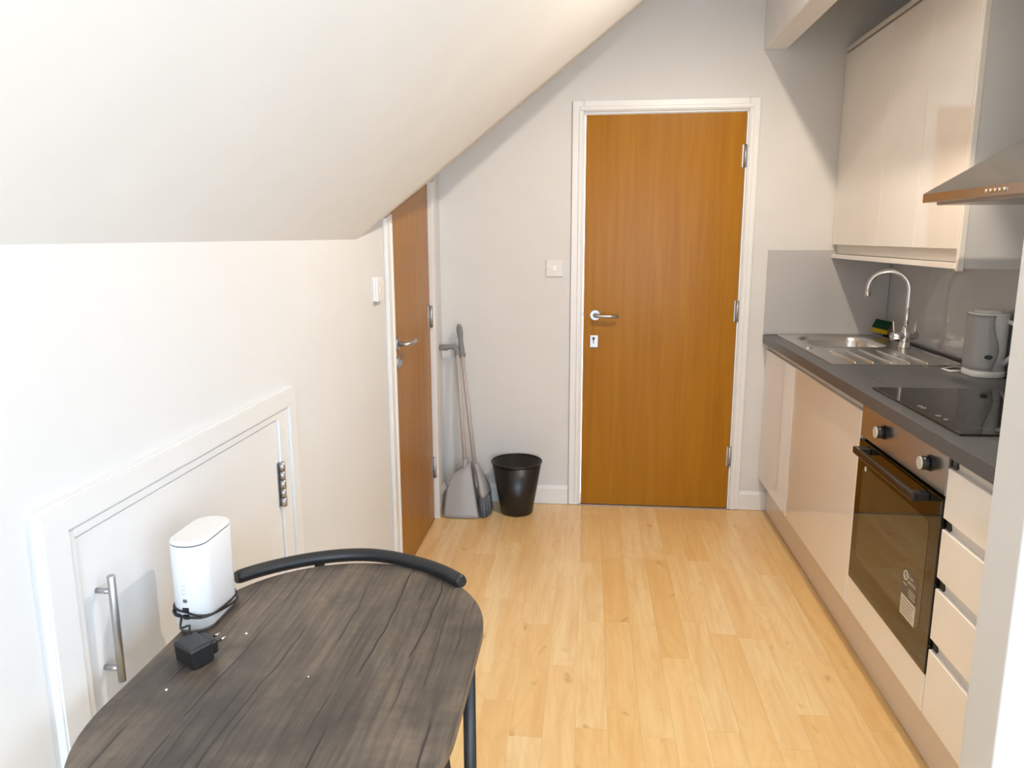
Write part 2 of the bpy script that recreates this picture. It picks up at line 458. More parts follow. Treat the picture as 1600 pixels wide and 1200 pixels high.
# ---- door 1: oak door in the back wall
d1 = thing('door_1', (0.35, D, 0), 'closed golden oak flush door with white frame in the end wall', 'door', kind='structure')
b = B()   # leaf, slightly dropped at the latch side so that a bright slit shows
lx0, lx1 = BX0+0.0118, BX1-0.013
pts = [(lx0, 0.006), (lx1, 0.006), (lx1, 1.983), (lx0+0.0008, 1.9815)]
prism(b, pts, 1, D-0.004, D+0.036)
leaf = obj('door_leaf', b, M['oak'], d1)
def jamb(bm):
    box(bm, BX0, BX0+0.0085, D-0.004, D+0.10, 0.002, BZ-0.008); box(bm, BX1-0.010, BX1, D-0.004, D+0.10, 0.002, BZ-0.008)
    box(bm, BX0, BX1, D-0.004, D+0.10, BZ-0.0105, BZ-0.0005)
b = B(); jamb(b); obj('door_lining', b, M['trim'], d1)
for (x0, x1, z0, z1) in ((-0.094, BX0+0.002, 0.002, 2.047), (BX1-0.002, 0.793, 0.002, 2.047), (BX0+0.002, BX1-0.002, BZ-0.003, 2.047)):
    b = B(); box(b, x0, x1, D-0.016, D, z0, z1, 0.004, 2)
    # raised inner bead of the architrave
    if x1 < 0.1: box(b, x1-0.024, x1-0.006, D-0.021, D-0.014, z0, z1-0.05, 0.003, 2)
    elif x0 > 0.6: box(b, x0+0.006, x0+0.024, D-0.021, D-0.014, z0, z1-0.05, 0.003, 2)
    else: box(b, x0-0.02, x1+0.02, D-0.021, D-0.014, z0+0.006, z0+0.024, 0.003, 2)
    obj('architrave', b, M['trim'], d1)
for z in (1.781, 1.036, 0.286):
    b = B(); cyl(b, (BX1-0.012, D-0.011, z-0.052), (BX1-0.012, D-0.011, z+0.052), 0.0075, n=12)
    box(b, BX1-0.026, BX1-0.001, D-0.006, D-0.003, z-0.052, z+0.052)
    for q in (-0.031, -0.010, 0.010, 0.031): cyl(b, (BX1-0.012, D-0.011, z+q-0.0008), (BX1-0.012, D-0.011, z+q+0.0008), 0.0079, n=12)
    obj('hinge', b, M['nickel'], d1)
b = B(); cyl(b, (0.032, D-0.004, 1.012), (0.032, D-0.014, 1.012), 0.026, 0.025, 32); rose = obj('handle_rose', b, M['nickel'], d1)
b = B()
tube(b, [(0.032, D-0.012, 1.012), (0.032, D-0.040, 1.012), (0.036, D-0.050, 1.012), (0.048, D-0.054, 1.0115), (0.10, D-0.054, 1.010), (0.148, D-0.052, 1.009)], [0.010, 0.010, 0.010, 0.0095, 0.009, 0.0085], 14)
obj('lever', b, M['nickel'], rose)
b = B(); box(b, 0.006, 0.050, D-0.010, D-0.004, 0.845, 0.910, 0.003, 2); lk = obj('lock_plate', b, M['nickel'], d1)
b = B(); cyl(b, (0.026, D-0.0102, 0.893), (0.026, D-0.0125, 0.893), 0.0075, n=16); box(b, 0.0235, 0.0285, D-0.0125, D-0.0102, 0.868, 0.893); obj('keyhole', b, M['gap'], lk)
b = B(); box(b, BX0+0.0085, BX0+0.0117, D+0.001, D+0.02, 1.008, 1.024); obj('latch', b, M['nickel'], d1)
b = B(); box(b, BX0, BX1, D-0.02, D+0.1, 0.0022, 0.0045); obj('threshold', b, M['nickel'], d1)

# ---- door 2: oak door in the left wall, its head cut to the slope
def wall_ceil(y): return 1.396+0.2236*(y-2.464) if y > 2.464 else 1.397
d2 = thing('door_2', (L, 3.23, 0), 'oak door with white frame in the left wall under the sloping ceiling', 'door', kind='structure')
b = B()
y0, y1 = DY0+0.004, DY1-0.006
prism(b, [(y0, 0.006), (y1, 0.006), (y1, wall_ceil(y1)-0.004), (y0, wall_ceil(y0)-0.004)], 0, L-0.045, L-0.002)
obj('door_leaf', b, M['oak'], d2)
b = B(); prism(b, [(2.787, 0.002), (DY0+0.003, 0.002), (DY0+0.003, wall_ceil(DY0)+0.004), (2.787, wall_ceil(2.787)+0.004)], 0, L, L+0.016)
bmesh.ops.bevel(b, geom=[e for e in b.edges if abs(e.verts[0].co.z-e.verts[1].co.z) > 0.5], offset=0.004, segments=2, affect='EDGES')
box(b, L, L+0.021, DY0-0.03, DY0-0.012, 0.002, 1.455, 0.003, 2)
obj('architrave', b, M['trim'], d2)
b = B(); prism(b, [(DY1-0.003, 0.002), (DY1+0.062, 0.002), (DY1+0.062, wall_ceil(DY1+.062)+0.004), (DY1-0.003, wall_ceil(DY1)+0.004)], 0, L, L+0.024)
bmesh.ops.bevel(b, geom=[e for e in b.edges if abs(e.verts[0].co.z-e.verts[1].co.z) > 0.5], offset=0.003, segments=2, affect='EDGES')
obj('architrave', b, M['trim'], d2)
b = B(); box(b, L-0.11, L-0.0005, DY0, DY0+0.003, 0.002, 1.60); box(b, L-0.11, L-0.0005, DY1-0.004, DY1, 0.002, 1.62); obj('door_lining', b, M['trim'], d2)
for z in (1.028, 0.273):
    b = B(); cyl(b, (L+0.006, DY1-0.008, z-0.052), (L+0.006, DY1-0.008, z+0.052), 0.008, n=12)
    box(b, L-0.002, L+0.001, DY1-0.042, DY1-0.008, z-0.052, z+0.052)
    for q in (-0.031, -0.010, 0.010, 0.031): cyl(b, (L+0.006, DY1-0.008, z+q-0.0008), (L+0.006, DY1-0.008, z+q+0.0008), 0.0084, n=12)
    obj('hinge', b, M['nickel'], d2)
hy, hz = 2.945, 0.985
b = B(); cyl(b, (L-0.002, hy, hz), (L+0.008, hy, hz), 0.026, 0.025, 32); rose = obj('handle_rose', b, M['nickel'], d2)
b = B(); tube(b, [(L+0.006, hy, hz), (L+0.040, hy, hz), (L+0.050, hy+0.005, hz), (L+0.054, hy+0.02, hz), (L+0.054, hy+0.07, hz), (L+0.050, hy+0.115, hz)], [0.010, 0.010, 0.010, 0.0095, 0.009, 0.0085], 14); obj('lever', b, M['nickel'], rose)
b = B(); cyl(b, (L-0.002, hy, hz-0.075), (L+0.007, hy, hz-0.075), 0.024, 0.023, 32); box(b, L+0.006, L+0.020, hy-0.004, hy+0.004, hz-0.088, hz-0.062, 0.002, 1); obj('thumb_turn', b, M['nickel'], d2)

# ---- door 3: white eaves hatch
d3 = thing('door_3', (L, 1.385, 0.06), 'low white eaves hatch door with steel bar handle beside the table', 'door', kind='structure')
oy0, oy1, oz0, oz1 = 0.917, 1.842, 0.062, 1.035
iy0, iy1, iz0, iz1 = HY0-0.002, HY1+0.002, HZ0-0.002, HZ1+0.002
for quad in (((oy0, oz0), (iy0, iz0), (iy0, iz1), (oy0, oz1)), ((iy1, iz0), (oy1, oz0), (oy1, oz1), (iy1, iz1)),
             ((oy0, oz1), (iy0, iz1), (iy1, iz1), (oy1, oz1)), ((oy0, oz0), (oy1, oz0), (iy1, iz0), (iy0, iz0))):
    b = B(); prism(b, quad, 0, L, L+0.015)
    bmesh.ops.bevel(b, geom=[e for e in b.edges if min(v.co.x for v in e.verts) > L+0.01 and not (abs(e.verts[0].co.y-e.verts[1].co.y) > 0.02 and abs(e.verts[0].co.z-e.verts[1].co.z) > 0.02)], offset=0.003, segments=2, affect='EDGES')
    obj('architrave', b, M['hatch'], d3)
b = B()
box(b, L-0.10, L+0.009, HY0, HY0+0.016, HZ0, HZ1, 0.002, 1); box(b, L-0.10, L+0.009, HY1-0.055, HY1, HZ0, HZ1, 0.002, 1); box(b, L-0.10, L+0.009, HY0+0.016, HY1-0.055, HZ1-0.016, HZ1, 0.002, 1); box(b, L-0.10, L+0.009, HY0+0.016, HY1-0.055, HZ0, HZ0+0.016, 0.002, 1)
obj('hatch_lining', b, M['hatch'], d3)
b = B(); box(b, L-0.02, L+0.003, HY0+0.018, HY1-0.0575, HZ0+0.018, HZ1-0.0185, 0.0015, 1); leaf3 = obj('door_leaf', b, M['hatch'], d3)
for z in (0.803, 0.25):
    b = B(); yy = HY1-0.056
    for q in range(5):
        z0_, z1_ = z-0.057+q*0.0228+0.0006, z-0.057+(q+1)*0.0228-0.0006
        cyl(b, (L+0.011, yy, z0_), (L+0.011, yy, z1_), 0.0068 if q % 2 else 0.0076, n=14)
    box(b, L+0.0028, L+0.0042, yy-0.014, yy-0.002, z-0.057, z+0.057); box(b, L+0.0088, L+0.0102, yy, yy+0.010, z-0.057, z+0.057)
    obj('hinge', b, M['nickel'], d3)
b = B(); tube(b, [(L+0.030, 1.030, 0.712), (L+0.030, 1.030, 0.7125), (L+0.030, 1.030, 0.891), (L+0.030, 1.030, 0.8925)], [0.0052, 0.0062, 0.0062, 0.0052], 16)
hb = obj('bar_handle', b, M['nickel'], d3)
for z in (0.866, 0.735):
    b = B(); cyl(b, (L+0.003, 1.030, z), (L+0.028, 1.030, z), 0.0045, n=12); obj('post', b, M['nickel'], hb)

# ================================================================== SWITCHES
s = thing('light_switch', (-0.176, D, 1.203), 'cream square rocker light switch left of the end wall door', 'light switch')
b = B(); box(b, -0.219, -0.133, D-0.009, D, 1.204, 1.290, 0.003, 2); obj('face_plate', b, M['switch'], s)
b = B(); box(b, -0.187, -0.165, D-0.0125, D-0.008, 1.232, 1.262, 0.0015, 1); obj('rocker', b, M['switchw'], s)
for x in (-0.206, -0.146):
    b = B(); cyl(b, (x, D-0.0088, 1.247), (x, D-0.0098, 1.247), 0.0035, n=10); obj('screw', b, M['nickel'], s)
s = thing('light_switch', (L, 2.67, 1.18), 'white surface-mounted light switch beside the left door frame', 'light switch')
b = B(); box(b, L, L+0.011, 2.628, 2.712, 1.180, 1.264, 0.003, 2); obj('back_box', b, M['switchw'], s)
b = B(); box(b, L+0.011, L+0.018, 2.627, 2.713, 1.179, 1.265, 0.003, 2); obj('face_plate', b, M['switchw'], s)
b = B(); box(b, L+0.017, L+0.021, 2.659, 2.681, 1.207, 1.237, 0.0015, 1); obj('rocker', b, M['switch'], s)

# ================================================================== KITCHEN
# plinth
b = B(); box(b, XP, XP+0.018, PY1+0.002, D-0.016, 0.003, 0.168, 0.001, 1)
tag(obj('plinth', b, M['plinth'], loc=(XP, 2.6, 0.003)), 'cream kickboard running along the floor under the base units', 'plinth')
ZD0, ZD1 = 0.172, 0.846
# sink base unit
sk = thing('sink_cabinet', (1.16, 3.19, 0.17), 'cream gloss handleless base unit under the sink with two doors', 'cabinet')
b = B(); box(b, XK+0.024, W-0.03, 2.505, D-0.004, 0.17, 0.70); obj('body', b, M['carcass'], sk)
for y0, y1 in ((2.5055, 3.3265), (3.3305, D-0.004)):
    b = B(); box(b, XK, XK+0.02, y0, y1, ZD0, ZD1, 0.0015, 1); obj('door', b, M['cream'], sk)
b = B(); box(b, XK+0.012, XK+0.026, 2.5055, D-0.004, 0.8475, ZW-0.041); obj('handle_channel', b, M['creamin'], sk)
# drawer unit
du = thing('drawer_unit', (1.16, 1.74, 0.17), 'cream gloss base unit with four handleless drawers beside the oven', 'drawers')
b = B(); box(b, XK+0.05, W-0.03, 1.597, 1.893, 0.17, ZW-0.045); obj('body', b, M['carcass'], du)
for z0, z1 in ((0.713, 0.843), (0.555, 0.684), (0.387, 0.525), (ZD0, 0.356)):
    b = B(); box(b, XK, XK+0.02, 1.597, 1.8945, z0, z1, 0.0015, 1); obj('drawer', b, M['cream'], du)
for z0, z1 in ((0.6845, 0.7125), (0.5255, 0.5545), (0.3565, 0.3865), (0.8435, 0.879)):
    b = B(); prism(b, [(XK+0.0205, z0), (XK+0.049, z0), (XK+0.049, z1), (XK+0.0205, z1), (XK+0.0105, z1), (XK+0.0115, z1-0.006), (XK+0.0145, z0+0.004), (XK+0.0105, z0)], 1, 1.597, 1.872)
    ch = obj('handle_channel', b, M['creamin'], du)
    b = B(); box(b, XK+0.009, XK+0.049, 1.872, 1.894, z0, z1); obj('end_cap', b, M['black'], ch)
b = B(); box(b, XK, W-0.03, PY1+0.003, 1.594, 0.17, ZW-0.045, 0.001, 1)
tag(obj('end_panel', b, M['cream'], loc=(1.16, 1.56, 0.17)), 'cream filler panel between the drawers and the partition wall', 'panel')
# oven
OY0, OY1 = 1.8995, 2.4985
ov = thing('oven', (1.16, 2.2, 0.17), 'built-in black glass oven with steel control panel and two knobs', 'oven')
b = B(); box(b, XK+0.02, W-0.06, OY0+0.02, OY1-0.02, 0.28, ZW-0.045); obj('body', b, M['black'], ov)
b = B(); box(b, XK, XK+0.02, OY0, OY1, 0.767, 0.872, 0.0015, 1); fp = obj('control_panel', b, M['steel'], ov)
for y in (2.305, 1.992):
    b = B(); cyl(b, (XK, y, 0.826), (XK-0.004, y, 0.826), 0.022, 0.0215, 28); cyl(b, (XK-0.004, y, 0.826), (XK-0.026, y, 0.826), 0.0185, 0.0175, 28)
    kn = obj('knob', b, M['black'], fp)
    b = B(); cyl(b, (XK-0.0262, y, 0.826), (XK-0.029, y, 0.826), 0.0178, 0.0165, 28); obj('knob_cap', b, M['cap'], kn)
b = B(); box(b, XK-0.002, XK+0.02, OY0+0.001, OY1-0.001, 0.282, 0.758, 0.0015, 1); od = obj('oven_door', b, M['oglass'], ov)
b = B()   # printed black border of the glass
yo0, yo1, zo0, zo1 = 1.957, 2.447, 0.370, 0.680
oth = mat('oven_window', (0.072, 0.055, 0.030, 1), 0.03, spec=0.85)
loop = rrect((yo0+yo1)/2, (zo0+zo1)/2, (yo1-yo0)/2, (zo1-zo0)/2, 0.022)
prism(b, loop, 0, XK-0.0026, XK-0.0022); obj('oven_window', b, oth, od)
b = B(); box(b, XK-0.046, XK-0.032, 1.972, 2.428, 0.727, 0.750, 0.003, 2); oh = obj('oven_handle', b, M['blackgl'], od)
for y in (1.972, 2.394):
    b = B(); box(b, XK-0.033, XK-0.002, y, y+0.034, 0.728, 0.749, 0.002, 1); obj('bracket', b, M['black'], oh)
b = B(); cyl(b, (XK-0.002, 2.422, 0.675), (XK-0.0034, 2.422, 0.675), 0.0085, n=24); obj('badge', b, M['paper'], od)
b = B(); box(b, XK, XK+0.02, OY0, OY1, ZD0, 0.278, 0.0015, 1); obj('lower_panel', b, M['cream'], ov)
b = B(); box(b, XK-0.001, XK+0.016, OY0+0.001, OY1-0.001, 0.2785, 0.2815); obj('trim_strip', b, M['steel'], ov)
# sticker on the oven door: grey band with ring and lettering above, pale printed panel below
st = B(); XS = XK-0.0030
box(st, XS-0.0003, XS+0.0003, 1.984, 2.078, 0.366, 0.424); stk = obj('sticker', st, M['paper'], od)
for i in range(5):
    z = 0.414-i*0.0095; q = B(); box(q, XS-0.0005, XS-0.0003, 1.992+0.006*(i % 3), 2.072, z-0.0012, z+0.0012); obj('print_line', q, M['print'], stk)
q = B(); box(q, XS-0.0003, XS+0.0003, 1.984, 2.078, 0.426, 0.500); stg = obj('sticker', q, M['greyprint'], od)
q = B()
ring = [(XS-0.0006, 2.058+0.0125*math.cos(a), 0.484+0.0125*math.sin(a)) for a in [2*PI*i/28 for i in range(28)]]
tube(q, ring, 0.0022, 6, closed=True); box(q, XS-0.0008, XS-0.0004, 2.056, 2.060, 0.478, 0.490); obj('ring_mark', q, M['paper'], stg)
def text_mesh(body, size, fn):
    cu = bpy.data.curves.new('lettering', 'FONT'); cu.body = body; cu.size = size; cu.extrude = 0.0002
    to = bpy.data.objects.new('lettering_tmp', cu); C.objects.link(to)
    dg = bpy.context.evaluated_depsgraph_get(); me = bpy.data.meshes.new_from_object(to.evaluated_get(dg))
    bpy.data.objects.remove(to)
    bm = bmesh.new(); bm.from_mesh(me)
    for v in bm.verts: v.co = Vector(fn(v.co.x, v.co.y, v.co.z))
    return bm
for body, z in (('2 year', 0.484), ('guarantee', 0.470)):
    q = text_mesh(body, 0.0145, lambda x, y, zz, z=z: (XS-0.0006-zz, 2.042-x*0.85, z+y)); obj('lettering', q, M['paper'], stg)
for z0, a, c in ((0.458, 2.048, 2.072), (0.452, 1.99, 2.035), (0.444, 1.994, 2.035), (0.436, 1.99, 2.030)):
    q = B(); box(q, XS-0.0006, XS-0.0003, a, c, z0-0.0013, z0+0.0013); obj('print_line', q, M['paper'], stg)

# worktop (with a cut-out for the sink bowl)
b = B()
SBX0, SBX1, SBY0, SBY1 = 0.985, 1.325, 3.425, 3.820     # bowl
def slab(bm, x0, x1, y0, y1): box(bm, x0, x1, y0, y1, ZW-0.04, ZW, 0)
box(b, XW, SBX0-0.004, PY1+0.002, D-0.005, ZW-0.04, ZW, 0.002, 2); slab(b, SBX1+0.004, W-0.002, PY1+0.002, D-0.005)
slab(b, SBX0-0.004, SBX1+0.004, PY1+0.002, SBY0-0.004); slab(b, SBX0-0.004, SBX1+0.004, SBY1+0.004, D-0.005)
tag(obj('worktop', b, M['worktop'], loc=(1.16, 2.7, ZW-0.04)), 'dark slate grey laminate worktop over the base units', 'worktop')
b = B(); box(b, 1.435, W-0.014, 2.45, 3.86, ZW, ZW+0.012, 0.002, 1)
tag(obj('sealing_strip', b, M['worktop'], loc=(1.44, 3.1, ZW)), 'thin dark sealing strip between worktop and side splashback', 'strip')
# splashbacks
b = B(); box(b, 0.868, W-0.013, D-0.010, D, ZW+0.001, 1.335, 0.002, 1)
tag(obj('splashback', b, M['splash'], loc=(1.16, D, ZW)), 'grey glossy splashback panel on the end wall behind the sink', 'splashback')
b = B(); box(b, W-0.012, W-0.001, PY1+0.004, D-0.002, ZW+0.001, 1.300, 0.001, 1)
tag(obj('splashback', b, M['splash'], loc=(W, 2.7, ZW)), 'long grey glossy splashback panel under the wall cabinets', 'splashback')

# sink
sn = thing('sink', (1.16, 3.41, ZW), 'stainless steel inset sink with ribbed drainer', 'sink')
SX0, SX1, SY0, SY1 = 0.925, 1.412, 2.955, 3.862
b = B(); zt = ZW+0.004
xo = [SX0, SBX0, SBX1, SX1]; yo = [SY0, SBY0, SBY1, SY1]
def fr(x0, x1, y0, y1): box(b, x0, x1, y0, y1, ZW, zt)
fr(SX0, SBX0, SY0, SY1); fr(SBX1, SX1, SY0, SY1); fr(SBX0, SBX1, SY0, SBY0); fr(SBX0, SBX1, SBY1, SY1)
obj('rim_plate', b, M['sink'], sn)
b = B()
outer = [(x, y) for x, y in rrect((SBX0+SBX1)/2, (SBY0+SBY1)/2, (SBX1-SBX0)/2+0.006, (SBY1-SBY0)/2+0.006, 0.07, 10)]
def lp(sh, z, r): return [(x, y, z) for x, y in rrect((SBX0+SBX1)/2, (SBY0+SBY1)/2, (SBX1-SBX0)/2-sh, (SBY1-SBY0)/2-sh, r, 10)]
loft(b, [lp(-0.001, zt+0.0005, 0.004), lp(0.006, zt+0.0012, 0.075), lp(0.013, zt-0.004, 0.072), lp(0.017, ZW-0.02, 0.07), lp(0.024, ZW-0.14, 0.065), lp(0.045, ZW-0.158, 0.05), lp(0.12, ZW-0.162, 0.03)], cap0=False)
obj('bowl', b, M['sink'], sn)
b = B(); box(b, SX0, SX1, SY0, SY0+0.008, zt, zt+0.0035, 0.0015, 2); box(b, SX0, SX0+0.008, SY0, SY1, zt, zt+0.003, 0.001, 1); box(b, SX1-0.008, SX1, SY0, SY1, zt, zt+0.003, 0.001, 1); box(b, SX0, SX1, SY1-0.008, SY1, zt, zt+0.003, 0.001, 1)
obj('rim_bead', b, M['sink'], sn)
for i in range(5):
    x = 1.018+i*0.066; b = B()
    tube(b, [(x, 2.985, zt+0.0005), (x, 2.995, zt+0.003), (x, 3.33-0.02*abs(i-2), zt+0.003), (x, 3.345-0.02*abs(i-2), zt)], [0.002, 0.0042, 0.0038, 0.002], 10)
    obj('drainer_rib', b, M['sink'], sn)
b = B(); cyl(b, (0.955, 3.40, zt), (0.955, 3.40, zt+0.004), 0.018, 0.016, 24); obj('tap_hole_cap', b, M['chrome'], sn)

# tap
TX, TY = 1.368, 3.43
tp = thing('tap', (TX, TY, zt), 'chrome swan-neck mixer tap with two small levers', 'tap')
b = B(); lathe_p = [(0.0, zt), (0.026, zt), (0.026, zt+0.006), (0.021, zt+0.012), (0.019, zt+0.03), (0.021, zt+0.036), (0.021, zt+0.068), (0.016, zt+0.078), (0.012, zt+0.10), (0.0, zt+0.10)]
lathe(b, [(max(r, 0.0003), z) for r, z in lathe_p], TX, TY, 28); obj('base', b, M['chrome'], tp)
dirv = Vector((-0.145, 0.075, 0)).normalized(); Rn = 0.082
pts = [Vector((TX, TY, zt+0.09)), Vector((TX, TY, 1.10)), Vector((TX, TY, 1.172))]
for i in range(1, 19):
    a = PI*i/18*0.98; pts.append(Vector((TX, TY, 1.172))+dirv*(Rn-Rn*math.cos(a))+Vector((0, 0, Rn*math.sin(a))))
pts.append(pts[-1]+Vector((0, 0, -0.03)))
b = B(); tube(b, pts, 0.0105, 16); obj('spout', b, M['chrome'], tp)
b = B(); cyl(b, pts[-1]+Vector((0, 0, 0.016)), pts[-1]+Vector((0, 0, -0.004)), 0.0125, n=18); obj('aerator', b, M['chrome'], tp)
b = B(); cyl(b, (TX-0.062, TY-0.015, zt+0.052), (TX+0.05, TY+0.012, zt+0.052), 0.0165, n=20); obj('crossbar', b, M['chrome'], tp)
for q in (-1, 1):
    b = B(); c = Vector((TX-0.006+q*0.047, TY+q*0.011, zt+0.052))
    tube(b, [c, c+Vector((0, 0, 0.02)), c+Vector((q*0.006, 0, 0.066))], [0.005, 0.004, 0.0042], 10); obj('lever', b, M['chrome'], tp)

# sponge leaning in the corner behind the tap
sp = thing('sponge', (1.41, 3.80, ZW+0.012), 'yellow sponge with green scourer leaning in the corner behind the tap', 'sponge')
Rm = Matrix.Translation(Vector((1.408, 3.812, ZW+0.050))) @ Matrix.Rotation(math.radians(-40), 4, 'Z') @ Matrix.Rotation(math.radians(34), 4, 'X') @ Matrix.Rotation(math.radians(12), 4, 'Y')
b = B(); box(b, -0.036, 0.036, -0.028, 0.028, -0.018, 0.012, 0.005, 2); bmesh.ops.transform(b, matrix=Rm, verts=b.verts[:]); obj('foam', b, M['yellow'], sp)
b = B(); box(b, -0.037, 0.037, -0.029, 0.029, 0.012, 0.021, 0.002, 1); bmesh.ops.transform(b, matrix=Rm, verts=b.verts[:]); obj('scourer', b, M['green'], sp)

# hob
hb_ = thing('hob', (1.17, 2.208, ZW), 'black glass ceramic hob set into the worktop above the oven', 'hob')
b = B(); box(b, 0.912, 1.405, 1.91, 2.503, ZW, ZW+0.006, 0.0015, 2); hp = obj('glass_plate', b, M['bglass'], hb_)
for x, y, r in ((0.945, 2.224, 0.006), (0.945, 2.20, 0.006), (0.945, 2.106, 0.007), (0.945, 2.062, 0.005)):
    b = B(); tube(b, [(x+r*math.cos(2*PI*i/16), y+r*math.sin(2*PI*i/16), ZW+0.0061) for i in range(16)], 0.0007, 4, closed=True); obj('touch_mark', b, M['frost'], hp)
for x, y, r in ((1.05, 2.36, 0.075), (1.05, 2.05, 0.095), (1.27, 2.36, 0.095), (1.27, 2.05, 0.075)):
    b = B(); tube(b, [(x+r*math.cos(2*PI*i/40), y+r*math.sin(2*PI*i/40), ZW+0.0058) for i in range(40)], 0.0005, 4, closed=True); obj('zone_ring', b, M['logo'], hp)

# kettle
KX, KY = 1.384, 2.79
kt = thing('kettle', (KX, KY, ZW), 'white plastic jug kettle on its base beside the hob', 'kettle')
def kl(z, hx, hy, r, dx=0.0): return [(KX+dx+x, KY+y, z) for x, y in rrect(0, 0, hx, hy, r, 8)]
b = B(); loft(b, [kl(ZW, 0.056, 0.070, 0.048), kl(ZW+0.004, 0.059, 0.073, 0.051), kl(ZW+0.020, 0.058, 0.072, 0.050), kl(ZW+0.024, 0.055, 0.069, 0.048)]); obj('power_base', b, M['kettle'], kt)
b = B(); loft(b, [kl(ZW+0.026, 0.056, 0.069, 0.048), kl(ZW+0.10, 0.055, 0.067, 0.047), kl(ZW+0.17, 0.056, 0.066, 0.047), kl(ZW+0.218, 0.057, 0.067, 0.048), kl(ZW+0.222, 0.054, 0.064, 0.046)]); kb = obj('body', b, M['kettle'], kt)
b = B()   # raised front shell with wavy edge
nz = 18; rows = []
for i in range(nz+1):
    t = i/nz; z = ZW+0.030+t*0.186
    wv = 0.012*math.sin(t*2*PI*0.95-0.5)
    sc = 1.045
    row = []
    for j in range(15):
        a = math.radians(150)+(math.radians(268)+wv/0.06-math.radians(150))*j/14
        x, y = 0.0655*math.cos(a), 0.0775*math.sin(a)
        nrm = (abs(math.cos(a))**2.6+abs(math.sin(a))**2.6)**(-1/2.6)
        row.append(b.verts.new((KX+0.0585*math.cos(a)*nrm*1.02, KY+0.0705*math.sin(a)*nrm*1.02, z)))
    rows.append(row)
for r1, r2 in zip(rows[:-1], rows[1:]):
    for j in range(14):
        f = b.faces.new((r1[j], r1[j+1], r2[j+1], r2[j])); f.smooth = True
sol = bmesh.ops.solidify(b, geom=b.faces[:], thickness=0.004)
obj('front_shell', b, M['white'], kt)
b = B(); loft(b, [kl(ZW+0.222, 0.042, 0.050, 0.038), kl(ZW+0.228, 0.040, 0.048, 0.037), kl(ZW+0.232, 0.024, 0.030, 0.022)]); obj('lid', b, M['kettle'], kt)
b = B(); tube(b, [(KX+0.036, KY-0.045, ZW+0.195), (KX+0.050, KY-0.075, ZW+0.190), (KX+0.052, KY-0.094, ZW+0.15), (KX+0.050, KY-0.096, ZW+0.09), (KX+0.035, KY-0.06, ZW+0.05)], 0.009, 12); obj('handle', b, M['kettle'], kt)
b = B(); loft(b, [[(KX-0.022+0.013*k*math.cos(2*PI*i/24), KY-0.0735-dy, ZW+0.074+0.0075*k*math.sin(2*PI*i/24)) for i in range(24)] for k, dy in ((1, -0.004), (1, 0.0005), (0.85, 0.0015))]); obj('emblem', b, M['logo'], kt)
b = B(); tube(b, [(KX-0.045, KY+0.05, ZW+0.006), (KX-0.085, KY+0.05, ZW+0.004), (KX-0.093, KY+0.10, ZW+0.004), (KX-0.03, KY+0.15, ZW+0.004), (KX+0.035, KY+0.13, ZW+0.004)], 0.003, 8); obj('cord', b, M['kettle'], kt)

# wall cabinet
UY0, UY1 = 2.576, D-0.003
wc = thing('wall_cabinet', (1.31, 3.23, 1.296), 'cream gloss wall cabinet with grey side hung above the sink', 'cabinet')
b = B(); box(b, XU+0.024, W-0.013, UY0+0.018, UY1, 1.318, 2.235); obj('body', b, M['carcass'], wc)
b = B(); box(b, XU+0.019, W-0.013, UY0+0.001, UY0+0.017, 1.300, 2.255); obj('side_panel', b, M['carcass'], wc)
b = B(); box(b, XU, XU+0.0185, UY0, UY0+0.018, 1.292, 2.255, 0.001, 1); obj('edge_strip', b, M['cream'], wc)
for y0, y1 in ((UY0+0.0195, 2.9345), (2.9365, 3.2895), (3.2915, UY1-0.001)):
    b = B(); box(b, XU, XU+0.02, y0, y1, 1.362, 2.226, 0.0006, 1); obj('door', b, M['cream'], wc)
b = B(); box(b, XU+0.021, XU+0.0235, UY0+0.0195, UY1, 1.320, 1.40); obj('handle_channel', b, M['creamin'], wc)
b = B(); box(b, XU-0.001, W-0.013, UY0+0.0185, UY1, 1.298, 1.3175, 0.001, 1); obj('bottom_rail', b, M['cream'], wc)
b = B(); box(b, XU-0.001, W-0.013, UY0+0.0185, UY1, 2.2365, 2.256, 0.001, 1); obj('top_panel', b, M['creamin'], wc)

# cooker hood
hd = thing('cooker_hood', (1.3, 2.208, 1.5), 'stainless steel chimney cooker hood mounted above the hob', 'cooker hood')
HX0, HY0_, HY1_ = 1.012, 1.91, 2.507
b = B(); box(b, HX0, W-0.013, HY0_, HY1_, 1.502, 1.529, 0.001, 1); rimh = obj('rim', b, M['steel'], hd)
b = B()
loft(b, [[(HX0+.001, HY0_+.001, 1.529), (W-0.013, HY0_+.001, 1.529), (W-0.013, HY1_-.001, 1.529), (HX0+.001, HY1_-.001, 1.529)],
         [(1.20, 2.08, 1.672), (W-0.013, 2.08, 1.672), (W-0.013, 2.336, 1.672), (1.20, 2.336, 1.672)]], smooth=False)
obj('canopy', b, M['steel'], hd)
b = B(); box(b, 1.201, W-0.013, 2.081, 2.335, 1.672, CEIL-0.002); obj('chimney', b, M['steel'], hd)
b = B(); box(b, HX0+0.03, W-0.04, HY0_+0.03, HY1_-0.03, 1.494, 1.502); obj('filter', b, M['nickel'], hd)
for i in range(5):
    y = 2.125-i*0.022; b = B(); cyl(b, (HX0, y, 1.5155), (HX0-0.005, y, 1.5155), 0.0055, 0.005, 16); obj('button', b, M['chrome'], rimh)

